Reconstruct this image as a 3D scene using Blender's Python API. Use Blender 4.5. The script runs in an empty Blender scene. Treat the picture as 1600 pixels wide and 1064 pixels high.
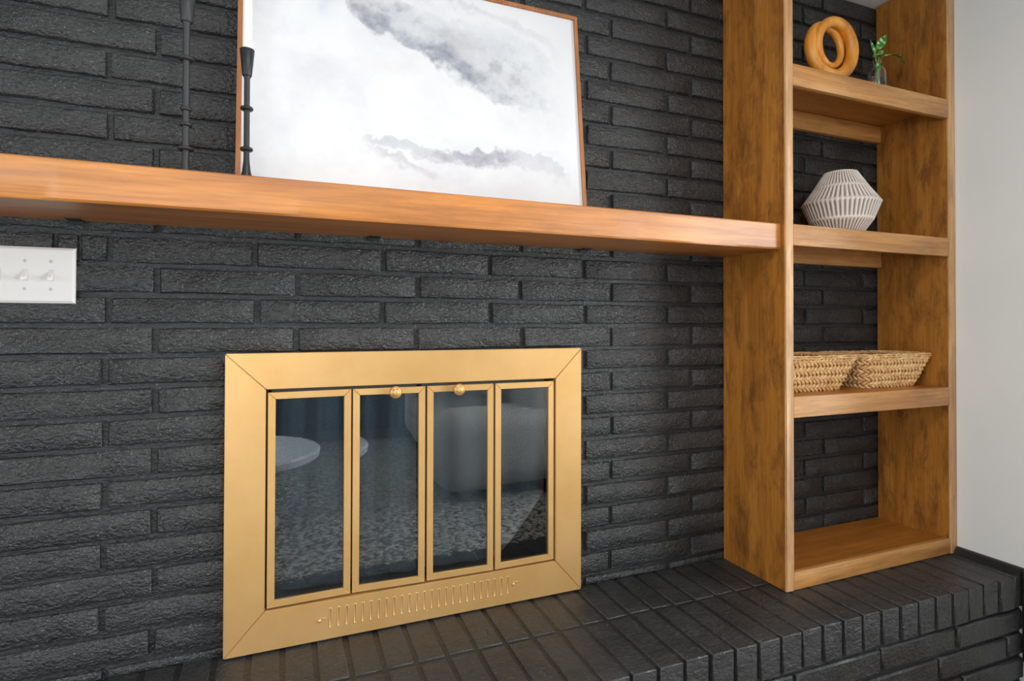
import bpy, bmesh, math, random
import numpy as np
from mathutils import Vector, Matrix
random.seed(7); RNG = np.random.RandomState(5)
S = bpy.context.scene; C = S.collection
PI = math.pi

# ------------------------------------------------------------------ camera
CAM = (0.1332, -1.5077, 0.7979); YAW, PITCH, ROLL = 0.3819, 0.0105, 0.0023
cam = bpy.data.cameras.new('camera'); co = bpy.data.objects.new('camera', cam); C.objects.link(co)
cam.sensor_fit = 'HORIZONTAL'; cam.sensor_width = 36.0; cam.lens = 878.54 / 1600 * 36
cam.shift_y = -(532 - 494.49) / 1600; cam.clip_start = 0.02
_r = Vector((math.cos(YAW), -math.sin(YAW), 0)); _f = Vector((math.sin(YAW), math.cos(YAW), 0)); _z = Vector((0, 0, 1))
_fw = _f * math.cos(PITCH) + _z * math.sin(PITCH); _u = -_f * math.sin(PITCH) + _z * math.cos(PITCH)
_rr = _r * math.cos(ROLL) + _u * math.sin(ROLL); _uu = -_r * math.sin(ROLL) + _u * math.cos(ROLL)
M = Matrix((_rr, _uu, -_fw)).transposed().to_4x4(); M.translation = Vector(CAM); co.matrix_world = M
S.camera = co

# ------------------------------------------------------------------ light
w = bpy.data.worlds.new('sky'); S.world = w; w.use_nodes = True
w.node_tree.nodes['Background'].inputs[0].default_value = (0.75, 0.86, 1.0, 1); w.node_tree.nodes['Background'].inputs[1].default_value = 1.0
FLOOR, CEIL, XL_W, XR_W, YF_W = -0.40, 2.04, -3.2, 2.31, -5.0
def area(name, loc, rot, sx, sy, e, col):
    l = bpy.data.lights.new(name, 'AREA'); l.shape = 'RECTANGLE'; l.size = sx; l.size_y = sy; l.energy = e; l.color = col
    o = bpy.data.objects.new(name, l); C.objects.link(o); o.location = loc; o.rotation_euler = rot
    return o
area('daylight_front', (-1.0, YF_W - 0.10, 0.85), (PI / 2, 0, 0), 3.0, 1.7, 112, (0.93, 0.97, 1.0))      # outside the wide front window
area('daylight_side', (XR_W + 0.14, -1.75, 0.82), (0, PI / 2, 0), 1.7, 1.9, 135, (0.95, 0.98, 1.0))         # outside the side window
area('daylight_left', (XL_W - 0.10, -2.3, 0.85), (0, -PI / 2, 0), 1.7, 2.4, 75, (0.95, 0.98, 1.0))         # outside the left window
S.view_settings.view_transform = 'Standard'; S.view_settings.look = 'None'
S.view_settings.exposure = -0.25; S.view_settings.gamma = 1.0; S.view_settings.use_curve_mapping = False

# ------------------------------------------------------------------ materials
def srgb(r, g, b):
    f = lambda c: (c / 255 / 12.92) if c / 255 <= .04045 else ((c / 255 + .055) / 1.055) ** 2.4
    return (f(r), f(g), f(b), 1)
class NT:
    def __init__(s, name):
        m = bpy.data.materials.new(name); m.use_nodes = True; s.m = m; s.t = m.node_tree; s.t.nodes.clear()
        s.out = s.n('ShaderNodeOutputMaterial')
    def n(s, typ, **kw):
        nd = s.t.nodes.new(typ)
        for k, v in kw.items():
            if k.startswith('i_'): nd.inputs[k[2:].replace('_', ' ')].default_value = v
            else: setattr(nd, k, v)
        return nd
    def l(s, a, b): s.t.links.new(a, b)
    def bsdf(s, **kw):
        b = s.n('ShaderNodeBsdfPrincipled'); s.l(b.outputs[0], s.out.inputs[0]); s.b = b
        for k, v in kw.items(): b.inputs[k].default_value = v
        return b
    def pos(s, scale=(1, 1, 1)):
        g = s.n('ShaderNodeNewGeometry'); mp = s.n('ShaderNodeMapping'); mp.inputs['Scale'].default_value = scale
        s.l(g.outputs['Position'], mp.inputs[0]); return mp.outputs[0]
    def noise(s, vec, scale, detail=4, rough=.55, dist=0.0):
        n = s.n('ShaderNodeTexNoise'); n.inputs['Scale'].default_value = scale; n.inputs['Detail'].default_value = detail
        n.inputs['Roughness'].default_value = rough; n.inputs['Distortion'].default_value = dist
        s.l(vec, n.inputs['Vector']); return n.outputs['Fac']
    def ramp(s, fac, stops):
        r = s.n('ShaderNodeValToRGB'); e = r.color_ramp.elements
        while len(e) < len(stops): e.new(.5)
        for q, (p, c) in zip(e, stops): q.position = p; q.color = c if len(c) == 4 else (*c, 1)
        s.l(fac, r.inputs[0]); return r.outputs[0]
    def mix(s, fac, a, b, typ='MIX'):
        m = s.n('ShaderNodeMix', data_type='RGBA', blend_type=typ)
        for sock, v in ((0, fac), (6, a), (7, b)):
            if hasattr(v, 'links') or isinstance(v, bpy.types.NodeSocket): s.l(v, m.inputs[sock])
            else: m.inputs[sock].default_value = v
        return m.outputs[2]
    def math(s, op, a, b=None):
        m = s.n('ShaderNodeMath', operation=op)
        for i, v in enumerate((a, b)):
            if v is None: continue
            if isinstance(v, bpy.types.NodeSocket): s.l(v, m.inputs[i])
            else: m.inputs[i].default_value = v
        return m.outputs[0]
    def bump(s, h, strength, dist):
        b = s.n('ShaderNodeBump'); b.inputs['Strength'].default_value = strength; b.inputs['Distance'].default_value = dist
        s.l(h, b.inputs['Height']); s.l(b.outputs[0], s.b.inputs['Normal'])
def g3(v): return (v, v, v, 1)

def paint_black(name, base, rough, coarse, strength, specks=.70, dist=.006):
    t = NT(name); b = t.bsdf()
    p = t.pos((.75, 1, 1.15))
    n1 = t.noise(p, coarse, 2, .5, .5); n2 = t.noise(p, coarse * 3.0, 2, .5, .2); n3 = t.noise(p, 9, 3); n4 = t.noise(p, coarse * .3, 2, .5, .3)
    h = t.math('ADD', t.math('ADD', t.math('MULTIPLY', n1, .55), t.math('MULTIPLY', n2, .13)), t.math('MULTIPLY', n4, .6))
    sp = t.noise(p, 330, 2, .5); spk = t.ramp(sp, [(specks, g3(0)), (specks + .03, g3(1))])
    base_c = t.ramp(n3, [(.3, (base * .8, base * .8, base * .82)), (.7, (base * 1.25, base * 1.25, base * 1.27))])
    col = t.mix(spk, base_c, (.20, .20, .20, 1)); t.l(col, b.inputs['Base Color'])
    t.l(t.ramp(n3, [(.3, g3(rough - .05)), (.75, g3(rough + .09))]), b.inputs['Roughness'])
    t.bump(h, strength, dist)
    return t.m
BRICK = paint_black('black_painted_brick', .031, .24, 150, 1.0, .685, .0095)
HEARTHM = paint_black('black_painted_hearth_brick', .030, .44, 90, .9, .68, .007)
MORTAR = paint_black('black_painted_mortar', .017, .46, 120, .8, .69, .006)

def wood(name, axis, cs, dark=.5, rough=.36, blotch=5.0, fine=1.0, coat=.3):
    t = NT(name); b = t.bsdf(**{'Coat Weight': coat, 'Coat Roughness': .46}); sc = [26, 26, 26]; sc[axis] = 1.5
    sc2 = [160, 160, 160]; sc2[axis] = 7
    sb = [blotch * 1.8] * 3; sb[axis] = blotch * .62
    n = t.noise(t.pos(sc), 1.0, 7, .62, .5); f = t.noise(t.pos(sc2), 1.0, 3, .6); bl = t.noise(t.pos(sb), 1.0, 9, .74, .35)
    c = t.ramp(n, [(.28, cs[0]), (.5, cs[1]), (.75, cs[2])])
    c = t.mix(t.ramp(f, [(.35, g3(.35 * fine)), (.6, g3(0))]), c, tuple(x * .45 for x in cs[0][:3]) + (1,))
    c = t.mix(t.ramp(bl, [(.47, g3(0)), (.64, g3(dark * .8))]), c, tuple(x * .32 for x in cs[0][:3]) + (1,))
    kn = t.noise(t.pos((14, 14, 14)), 1.0, 2); c = t.mix(t.ramp(kn, [(.76, g3(0)), (.80, g3(.8))]), c, tuple(x * .12 for x in cs[0][:3]) + (1,))
    t.l(c, b.inputs['Base Color']); t.l(t.ramp(bl, [(.3, g3(rough)), (.8, g3(rough + .18))]), b.inputs['Roughness'])
    t.bump(f, .10, .002); return t.m
W_MANTEL = wood('stained_mantel_wood', 0, [srgb(160, 94, 34), srgb(196, 122, 46), srgb(212, 142, 62)], .45, .32, 1.5, .9, .8)
W_PANEL = wood('stained_panel_wood', 2, [srgb(144, 86, 24), srgb(174, 110, 36), srgb(190, 128, 50)], .9, .45, 10.0, 1.0, .1)
W_SHELF = wood('stained_shelf_wood', 0, [srgb(168, 108, 50), srgb(200, 140, 74), srgb(216, 160, 94)], .5, .40, 4.0, 1.0, .5)
W_BOARD = wood('stained_board_wood', 0, [srgb(156, 92, 26), srgb(182, 112, 36), srgb(196, 126, 48)], .45, .36, 4.0)
W_EDGE = wood('pale_edge_wood', 2, [srgb(184, 130, 78), srgb(206, 156, 104), srgb(222, 178, 130)], .5, .42, 5.0)
W_FRAME = wood('picture_frame_wood', 2, [srgb(140, 84, 40), srgb(164, 102, 54), srgb(180, 118, 66)], .2, .45, 3.0)
W_RING = wood('carved_ring_wood', 2, [srgb(196, 112, 22), srgb(228, 148, 46), srgb(240, 174, 84)], .5, .30, 11.0, .4)

def simple(name, col, rough=.5, metal=0.0, bump=None, **kw):
    t = NT(name); b = t.bsdf(); b.inputs['Base Color'].default_value = col; b.inputs['Roughness'].default_value = rough; b.inputs['Metallic'].default_value = metal
    for k, v in kw.items(): b.inputs[k].default_value = v
    if bump:
        t.bump(t.noise(t.pos(), bump[0], 4), bump[1], bump[2])
    return t.m
def gold():
    t = NT('gold_painted_metal'); b = t.bsdf(); n = t.noise(t.pos(), 7, 4, .6)
    t.l(t.ramp(n, [(.3, srgb(207, 161, 98)), (.7, srgb(217, 173, 113))]), b.inputs['Base Color'])
    b.inputs['Metallic'].default_value = .55; b.inputs['Roughness'].default_value = .42
    t.bump(t.noise(t.pos((60, 60, 60)), 5, 3), .05, .001); return t.m
GOLD = gold()
GOLD_DK = simple('dark_gap_metal', (.05, .035, .015, 1), .6)
def wallmat(name, c):
    t = NT(name); b = t.bsdf(); n = t.noise(t.pos(), 3, 3)
    t.l(t.ramp(n, [(.3, tuple(x * .97 for x in c[:3])), (.7, c)]), b.inputs['Base Color']); b.inputs['Roughness'].default_value = .75
    t.bump(t.noise(t.pos(), 60, 4), .06, .002); return t.m
WHITEWALL = wallmat('off_white_wall_paint', srgb(228, 227, 224))
CEILM = wallmat('white_ceiling_paint', srgb(236, 236, 234))
TRIMW = simple('white_trim_paint', srgb(232, 232, 232), .4)
BLACKTRIM = simple('black_trim_paint', (.013, .013, .014, 1), .42, bump=(120, .1, .001))
BLACKMETAL = simple('matt_black_iron', (.014, .016, .018, 1), .42, .2)
BRACKETM = simple('black_bracket_metal', (.006, .006, .007, 1), .6)
BLACKMETAL2 = simple('charcoal_iron', (.034, .035, .037, 1), .46, .2)
WAX = simple('ivory_wax', srgb(240, 238, 228), .45, 0, **{'Subsurface Weight': .25, 'Subsurface Radius': (.01, .008, .005)})
PLATE = simple('white_plastic', srgb(214, 209, 205), .35)
PLATE2 = simple('white_toggle_plastic', srgb(232, 228, 220), .3)
FIREGREY = simple('slot_grey', srgb(130, 126, 122), .6)
SCREW = simple('screw_paint', srgb(200, 198, 194), .4)
FIREBOX = simple('sooty_steel', (.010, .010, .011, 1), .8, bump=(40, .2, .004))
CERAM = None
def floorwood():
    t = NT('dark_oak_floor'); b = t.bsdf(); n = t.noise(t.pos((30, 2, 30)), 1, 6)
    t.l(t.ramp(n, [(.3, srgb(70, 46, 30)), (.7, srgb(112, 78, 52))]), b.inputs['Base Color']); b.inputs['Roughness'].default_value = .4; return t.m
FLOORM = floorwood()
def rugm():
    t = NT('shaggy_beige_rug'); b = t.bsdf(); n = t.noise(t.pos(), 38, 4, .7)
    t.l(t.ramp(n, [(.40, srgb(80, 72, 62)), (.60, srgb(232, 226, 214))]), b.inputs['Base Color']); b.inputs['Roughness'].default_value = .95
    t.bump(n, 1.0, .03); return t.m
RUG = rugm()
BOUCLE = simple('oatmeal_boucle_fabric', srgb(205, 200, 190), .95, bump=(170, .7, .01))
PILLOWM = simple('light_linen_fabric', srgb(190, 192, 196), .9, bump=(220, .4, .004))
TABLEM = simple('white_stone_table', srgb(226, 230, 236), .35)
DRAPE = simple('navy_drape_fabric', srgb(30, 38, 58), .9)
STEM = simple('stem_green', srgb(120, 160, 70), .5)
def leafm():
    t = NT('variegated_leaf'); b = t.bsdf(); n = t.noise(t.pos(), 70, 3, .6)
    t.l(t.ramp(n, [(.46, srgb(46, 120, 40)), (.56, srgb(96, 160, 70)), (.66, srgb(214, 226, 190))]), b.inputs['Base Color']); b.inputs['Roughness'].default_value = .35; return t.m
LEAF = leafm()
def seagrass():
    t = NT('seagrass_weave'); b = t.bsdf(); n = t.noise(t.pos(), 45, 5, .65); n2 = t.noise(t.pos(), 300, 3)
    c = t.ramp(n, [(.3, srgb(186, 132, 74)), (.48, srgb(226, 180, 120)), (.7, srgb(244, 212, 162))])
    c = t.mix(t.ramp(n2, [(.3, g3(.35)), (.5, g3(0))]), c, srgb(140, 90, 44)); t.l(c, b.inputs['Base Color']); b.inputs['Roughness'].default_value = .7
    t.bump(n2, .3, .002); return t.m
GRASS = seagrass(); GRASS_IN = simple('basket_lining_brown', srgb(120, 80, 42), .9)  # plain brown inner wall, stops the weave being seen through
def glassthin(name, ior, tint, rough=0.0):
    t = NT(name); tr = t.n('ShaderNodeBsdfTransparent'); tr.inputs[0].default_value = tint
    gl = t.n('ShaderNodeBsdfGlossy'); gl.inputs['Roughness'].default_value = rough; fr = t.n('ShaderNodeFresnel'); fr.inputs[0].default_value = ior
    mx = t.n('ShaderNodeMixShader'); t.l(fr.outputs[0], mx.inputs[0]); t.l(tr.outputs[0], mx.inputs[1]); t.l(gl.outputs[0], mx.inputs[2]); t.l(mx.outputs[0], t.out.inputs[0]); return t.m
DOORGLASS = glassthin('tinted_fireplace_glass', 1.95, (.74, .80, .84, 1))
WINGLASS = glassthin('window_glass', 1.3, (.97, .98, .98, 1))
BOTTLE = simple('clear_bottle_glass', (.97, .99, .99, 1), .0, 0, **{'Transmission Weight': 1.0, 'IOR': 1.42})
WATER = simple('bottle_water', (.97, .99, 1, 1), .0, 0, **{'Transmission Weight': 1.0, 'IOR': 1.2})
def screenm():
    t = NT('wire_mesh_screen'); uv = t.n('ShaderNodeUVMap'); sx = t.n('ShaderNodeSeparateXYZ'); t.l(uv.outputs[0], sx.inputs[0])
    def line(a):
        f = t.math('FRACT', a); d = t.math('ABSOLUTE', t.math('SUBTRACT', f, .5)); return t.math('LESS_THAN', d, .17)
    u = t.math('MULTIPLY', sx.outputs[0], 145.0); v = t.math('MULTIPLY', sx.outputs[1], 205.0)
    m = t.math('MAXIMUM', line(t.math('ADD', u, v)), line(t.math('SUBTRACT', u, v)))
    tr = t.n('ShaderNodeBsdfTransparent'); b = t.n('ShaderNodeBsdfPrincipled'); b.inputs['Base Color'].default_value = (.48, .50, .52, 1)
    b.inputs['Roughness'].default_value = .5; b.inputs['Metallic'].default_value = .4
    mx = t.n('ShaderNodeMixShader'); t.l(m, mx.inputs[0]); t.l(tr.outputs[0], mx.inputs[1]); t.l(b.outputs[0], mx.inputs[2]); t.l(mx.outputs[0], t.out.inputs[0]); return t.m
SCREEN = screenm()
def attrmat(name, attr, rough):
    t = NT(name); b = t.bsdf(); a = t.n('ShaderNodeVertexColor', layer_name=attr); t.l(a.outputs[0], b.inputs['Base Color']); b.inputs['Roughness'].default_value = rough
    t.bump(t.noise(t.pos(), 320, 4), .12, .001); return t.m
CANVASM = attrmat('watercolour_canvas', 'paint', .8)
CERAM = attrmat('whitewashed_ceramic', 'glaze', .75)

# ------------------------------------------------------------------ mesh helpers
class MB:
    def __init__(s): s.v = []; s.f = []; s.smooth = False
    def add(s, vs, fs):
        o = len(s.v); s.v += [tuple(q) for q in vs]; s.f += [tuple(i + o for i in f) for f in fs]; return s
    def box(s, x0, x1, y0, y1, z0, z1):
        return s.add([(x0, y0, z0), (x1, y0, z0), (x1, y1, z0), (x0, y1, z0), (x0, y0, z1), (x1, y0, z1), (x1, y1, z1), (x0, y1, z1)],
                     [(0, 3, 2, 1), (4, 5, 6, 7), (0, 1, 5, 4), (1, 2, 6, 5), (2, 3, 7, 6), (3, 0, 4, 7)])
    def bbox(s, x0, x1, y0, y1, z0, z1, r=.003, seg=2):
        bm = bmesh.new(); bmesh.ops.create_cube(bm, size=1)
        for v in bm.verts: v.co = (x0 + (v.co.x + .5) * (x1 - x0), y0 + (v.co.y + .5) * (y1 - y0), z0 + (v.co.z + .5) * (z1 - z0))
        bmesh.ops.bevel(bm, geom=bm.edges[:], offset=r, segments=seg, profile=.5, affect='EDGES')
        bm.verts.ensure_lookup_table(); bm.verts.index_update()
        s.add([v.co[:] for v in bm.verts], [[v.index for v in f.verts] for f in bm.faces]); bm.free(); return s
    def prism(s, poly, axis, a, b):
        """poly: 2D pts in the two other axes (in x,y,z order) extruded from a to b along axis"""
        n = len(poly)
        def P(p, t):
            q = list(p); q.insert(axis, t); return q
        return s.add([P(p, a) for p in poly] + [P(p, b) for p in poly],
                     [tuple(range(n)), tuple(range(2 * n - 1, n - 1, -1))] + [(i, n + i, n + (i + 1) % n, (i + 1) % n) for i in range(n)])
    def lathe(s, prof, cx, cy, n=32, cap=True):
        o = len(s.v); m = len(prof)
        for r, z in prof:
            for k in range(n):
                a = 2 * PI * k / n; s.v.append((cx + r * math.cos(a), cy + r * math.sin(a), z))
        for i in range(m - 1):
            for k in range(n):
                k2 = (k + 1) % n; s.f.append((o + i * n + k, o + i * n + k2, o + (i + 1) * n + k2, o + (i + 1) * n + k))
        if cap:
            s.f.append(tuple(o + k for k in range(n - 1, -1, -1))); s.f.append(tuple(o + (m - 1) * n + k for k in range(n)))
        return s
    def sweep(s, pts, rad, sides=8, closed=False, flat=1.0):
        pts = [Vector(p) for p in pts]; n = len(pts); o = len(s.v)
        if not hasattr(rad, '__len__'): rad = [rad] * n
        T = []
        for i in range(n):
            a = pts[(i - 1) % n] if (closed or i > 0) else pts[i]; b = pts[(i + 1) % n] if (closed or i < n - 1) else pts[i]
            T.append((b - a).normalized())
        N = T[0].orthogonal().normalized(); NN = []
        for i in range(n):
            N = (N - T[i] * N.dot(T[i])).normalized(); NN.append(N.copy())
        tw = 0
        if closed:
            e = (NN[-1] - T[0] * NN[-1].dot(T[0])).normalized(); tw = math.atan2(T[0].dot(e.cross(NN[0])), e.dot(NN[0]))
        for i in range(n):
            a0 = tw * i / n; B = T[i].cross(NN[i])
            for k in range(sides):
                a = a0 + 2 * PI * k / sides; s.v.append(tuple(pts[i] + (NN[i] * math.cos(a) + B * math.sin(a)) * rad[i]))
        for i in range(n if closed else n - 1):
            j = (i + 1) % n
            for k in range(sides):
                k2 = (k + 1) % sides; s.f.append((o + i * sides + k, o + i * sides + k2, o + j * sides + k2, o + j * sides + k))
        if not closed:
            s.f.append(tuple(o + k for k in range(sides - 1, -1, -1))); s.f.append(tuple(o + (n - 1) * sides + k for k in range(sides)))
        return s
    def sphere(s, c, r, n=16, m=10, sq=(1, 1, 1)):
        prof = [(r * math.sin(PI * i / m), -r * math.cos(PI * i / m)) for i in range(m + 1)]; o = len(s.v)
        prof[0] = (1e-5, -r); prof[-1] = (1e-5, r)
        s.lathe(prof, 0, 0, n, False)
        for i in range(o, len(s.v)): p = s.v[i]; s.v[i] = (c[0] + p[0] * sq[0], c[1] + p[1] * sq[1], c[2] + p[2] * sq[2])
        return s
    def mesh(s, name, mat, off=(0, 0, 0), smooth=False, angle=None):
        me = bpy.data.meshes.new(name); me.from_pydata([(x - off[0], y - off[1], z - off[2]) for x, y, z in s.v], [], s.f); me.update()
        if mat: me.materials.append(mat)
        if smooth:
            me.polygons.foreach_set('use_smooth', [True] * len(me.polygons))
            if angle: me.set_sharp_from_angle(angle=math.radians(angle))
        return me
ROOT = {}
def off_of(o): return ROOT.get(o.name, (0, 0, 0)) if o else (0, 0, 0)
def thing(name, loc, label, cat, group=None):
    o = bpy.data.objects.new(name, None); C.objects.link(o); o.location = loc; o.empty_display_size = .05
    ROOT[o.name] = tuple(loc); o['label'] = label; o['category'] = cat
    if group: o['group'] = group
    return o
def part(name, mb, mat, parent=None, smooth=False, angle=None, label=None, kind=None):
    off = off_of(parent); o = bpy.data.objects.new(name, mb.mesh(name, mat, off, smooth, angle)); C.objects.link(o)
    o.parent = parent; ROOT[o.name] = off
    if label: o['label'] = label
    if kind: o['kind'] = kind
    return o
def solo(name, mb, mat, loc, label, cat, smooth=False, angle=None, group=None):
    me = mb.mesh(name, mat, loc, smooth, angle); o = bpy.data.objects.new(name, me); C.objects.link(o); o.location = loc
    ROOT[o.name] = tuple(loc); o['label'] = label; o['category'] = cat
    if group: o['group'] = group
    return o
def struct(name, mb, mat, parent=None, label=None, smooth=False, angle=None):
    o = part(name, mb, mat, parent, smooth, angle, label); 
    if parent is None: o['kind'] = 'structure'
    return o

# ------------------------------------------------------------------ room shell
FX0, FX1, FZ1 = 0.0, 0.9531, 0.7218          # outer edges of the fireplace surround
OX0, OX1, OZ0, OZ1 = 0.089, 0.868, 0.101, 0.634   # its opening
wb = MB()
wb.box(XL_W, 0.05, .0105, .12, FLOOR, CEIL); wb.box(.905, XR_W + .02, .0105, .12, FLOOR, CEIL); wb.box(.05, .905, .0105, .12, .68, CEIL); wb.box(.05, .905, .0105, .12, FLOOR, .0)
WALL = struct('wall_back', wb, MORTAR, None, 'black painted brick chimney wall behind the mantel and shelves')
fl = MB().box(XL_W - .1, XR_W + .1, YF_W - .05, .12, FLOOR - .1, FLOOR); struct('floor', fl, FLOORM, label='dark wooden floor')
struct('ceiling', MB().box(XL_W - .1, XR_W + .1, YF_W - .05, .12, CEIL, CEIL + .1), CEILM, label='white ceiling')
def wall_with_hole(name, axis, a, b, lo, hi, h0, h1, z0, z1, label):
    """axis 0: wall is a slab in x between a,b running in y lo..hi; axis 1: slab in y running in x"""
    m = MB()
    for (l, h, p, q) in ((lo, h0, FLOOR, CEIL), (h1, hi, FLOOR, CEIL), (h0, h1, FLOOR, z0), (h0, h1, z1, CEIL)):
        if axis == 0: m.box(a, b, l, h, p, q)
        else: m.box(l, h, a, b, p, q)
    return struct(name, m, WHITEWALL, label=label)
wall_with_hole('wall_right', 0, XR_W, XR_W + .12, YF_W, .008, -2.7, -.8, -.02, 1.68, 'off-white painted wall beside the bookcase')
wall_with_hole('wall_front', 1, YF_W - .08, YF_W, XL_W, XR_W + .12, -2.5, .5, 0.0, 1.7, 'off-white wall behind the camera')
wall_with_hole('wall_left', 0, XL_W - .08, XL_W, YF_W, .12, -3.5, -1.1, 0.0, 1.7, 'off-white wall at the left of the room')
def window(name, axis, pos, lo, hi, z0, z1, bars, label):
    m = MB(); t = .045
    def bx(l, h, p, q):
        if axis == 0: m.box(pos - .03, pos + .03, l, h, p, q)
        else: m.box(l, h, pos - .03, pos + .03, p, q)
    bx(lo, lo + t, z0, z1); bx(hi - t, hi, z0, z1); bx(lo + t, hi - t, z0, z0 + t); bx(lo + t, hi - t, z1 - t, z1)
    for k in range(1, bars): x = lo + (hi - lo) * k / bars; bx(x - .02, x + .02, z0 + t, z1 - t)
    o = struct(name, m, TRIMW, label=label); g = MB()
    if axis == 0: g.box(pos - .003, pos + .003, lo + .02, hi - .02, z0 + .02, z1 - .02)
    else: g.box(lo + .02, hi - .02, pos - .003, pos + .003, z0 + .02, z1 - .02)
    part('pane', g, WINGLASS, o)
window('window_1', 0, XR_W + .06, -2.7, -.8, -.02, 1.68, 2, 'white window in the right wall')
window('window_2', 1, YF_W - .04, -2.5, .5, 0.0, 1.7, 4, 'wide white window in the wall behind the camera')
window('window_3', 0, XL_W - .04, -3.5, -1.1, 0.0, 1.7, 3, 'white window in the left wall')

# --- wall bricks
BL, BH, ZC0, XA, XB, J = .3048, .0693, .9335, -.2405, -.1466, .0125
def brick_mb(x0, x1, z0, z1, y=0.0, depth=.0135, nx=4, jit=.0016, bev=.0035):
    """front-facing brick: proud uneven face, bevelled rim, sides run back"""
    m = MB(); R = random.uniform
    xs = [x0 + (x1 - x0) * i / nx for i in range(nx + 1)]
    per = [(x, z0) for x in xs] + [(x, z1) for x in reversed(xs)]
    n = len(per); cx = (x0 + x1) / 2
    outer, inner, back = [], [], []
    tilt = R(-jit, jit)
    for i, (x, z) in enumerate(per):
        jx, jz = R(-.0012, .0012), R(-.0016, .0016)
        ix = min(max(x, x0 + bev), x1 - bev); iz = z0 + bev if z == z0 else z1 - bev
        outer.append((x + jx, y + bev * .9, z + jz)); inner.append((ix + jx, y + R(-jit, jit) + tilt * (x - cx) / max(.05, x1 - x0), iz + jz)); back.append((x + jx, y + depth, z + jz))
    fs = [(i, (i + 1) % n, n + (i + 1) % n, n + i) for i in range(n)]                 # back->outer sides
    fs += [(n + i, n + (i + 1) % n, 2 * n + (i + 1) % n, 2 * n + i) for i in range(n)]  # outer->inner bevel
    for i in range(nx): a, b = i, i + 1; c, d = n - 1 - i, n - 2 - i; fs.append((2 * n + a, 2 * n + b, 2 * n + d, 2 * n + c))
    return m.add(back + outer + inner, fs)
VARS = {}
def full_brick_mesh(k):
    if k not in VARS: VARS[k] = brick_mb(0, BL - J, 0, BH - J).mesh('brick', BRICK, smooth=True, angle=50)
    return VARS[k]
stuff = MB(); nb = 0
def in_view(x0, x1, z0, z1):
    if x1 < -.47: return False
    zt = 1.50 + (max(x0, -.44) + .44) * .222
    if z0 > zt + .05 or z1 < -.01: return False
    return True
for c in range(-16, 15):
    zb = ZC0 - c * BH; zt = zb + BH - J
    if zb > CEIL: continue
    zt = min(zt, CEIL); zb2 = max(zb, 0.0)
    if zt - zb2 < .008: continue
    ph = XA if c % 2 == 0 else XB
    k0 = int(math.floor((XL_W - ph) / BL)); segs = []
    for k in range(k0, 12):
        jx = random.uniform(-.004, .004)
        segs.append([ph + k * BL + J / 2 + (0 if k == k0 else lastj), ph + (k + 1) * BL - J / 2 + jx]); lastj = jx
    if c == 0:
        out = []
        for s in segs:
            if s[0] < -.30 < s[1] or s[0] < -.345 < s[1]:
                cuts = [s[0]] + [q for q in (-.337, -.293) if s[0] < q < s[1]] + [s[1]]
                for i in range(len(cuts) - 1): out.append([cuts[i] + (.004 if i else 0), cuts[i + 1] - (.004 if i < len(cuts) - 2 else 0)])
            else: out.append(s)
        segs = out
    for s in segs:
        x0, x1 = max(s[0], XL_W), min(s[1], XR_W)
        pieces = [(x0, x1)]
        if zt < FZ1 - .001 and zb < .68:
            pieces = [(x0, min(x1, .03)), (max(x0, .925), x1)]
        for a, b in pieces:
            if b - a < .012: continue
            if in_view(a, b, zb2, zt):
                nb += 1
                if abs(b - a - (BL - J)) < .009 and zb2 == zb and zt == zb + BH - J:
                    o = bpy.data.objects.new('brick', full_brick_mesh(random.randrange(14))); C.objects.link(o); o.parent = WALL
                    o.location = (a, random.uniform(-.0012, .0012), zb2); o.scale = ((b - a) / (BL - J), 1, 1)
                else: part('brick', brick_mb(a, b, zb2, zt, nx=3), BRICK, WALL, True, 50)
            else:
                t = brick_mb(a, b, zb2, zt, nx=2); stuff.add(t.v, t.f)
part('brick_field', stuff, BRICK, WALL, True, 50, kind='stuff')

# ------------------------------------------------------------------ hearth
HX0, HX1 = -.95, 2.3095
def dh(x): return .426 + .0205 * (x - 1.08)
hearth = thing('hearth', (1.0, -.25, FLOOR), 'raised black painted brick hearth under the fireplace and bookcase', 'hearth')
core = MB(); core.add([(HX0, .006, FLOOR), (HX1, .006, FLOOR), (HX1, -dh(HX1) + .014, FLOOR), (HX0, -dh(HX0) + .014, FLOOR), (HX0, .006, -.0022), (HX1, .006, -.0022), (HX1, -dh(HX1) + .014, -.0022), (HX0, -dh(HX0) + .014, -.0022)],
                      [(0, 3, 2, 1), (4, 5, 6, 7), (0, 1, 5, 4), (1, 2, 6, 5), (2, 3, 7, 6), (3, 0, 4, 7)])
part('mortar_bed', core, MORTAR, hearth)
def block(pts, bev, mat, top_j=.0):
    """bevelled block from 8 corners given as box with its own front/back y per side"""
    bm = bmesh.new(); vs = [bm.verts.new(p) for p in pts]
    for f in ((0, 3, 2, 1), (4, 5, 6, 7), (0, 1, 5, 4), (1, 2, 6, 5), (2, 3, 7, 6), (3, 0, 4, 7)): bm.faces.new([vs[i] for i in f])
    bmesh.ops.bevel(bm, geom=bm.edges[:], offset=bev, segments=1, affect='EDGES')
    bm.verts.ensure_lookup_table(); bm.verts.index_update(); m = MB().add([v.co[:] for v in bm.verts], [[v.index for v in f.verts] for f in bm.faces]); bm.free(); return m
RP, RX = .0735, .8638
k0 = int((HX0 - RX) / RP)
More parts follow.
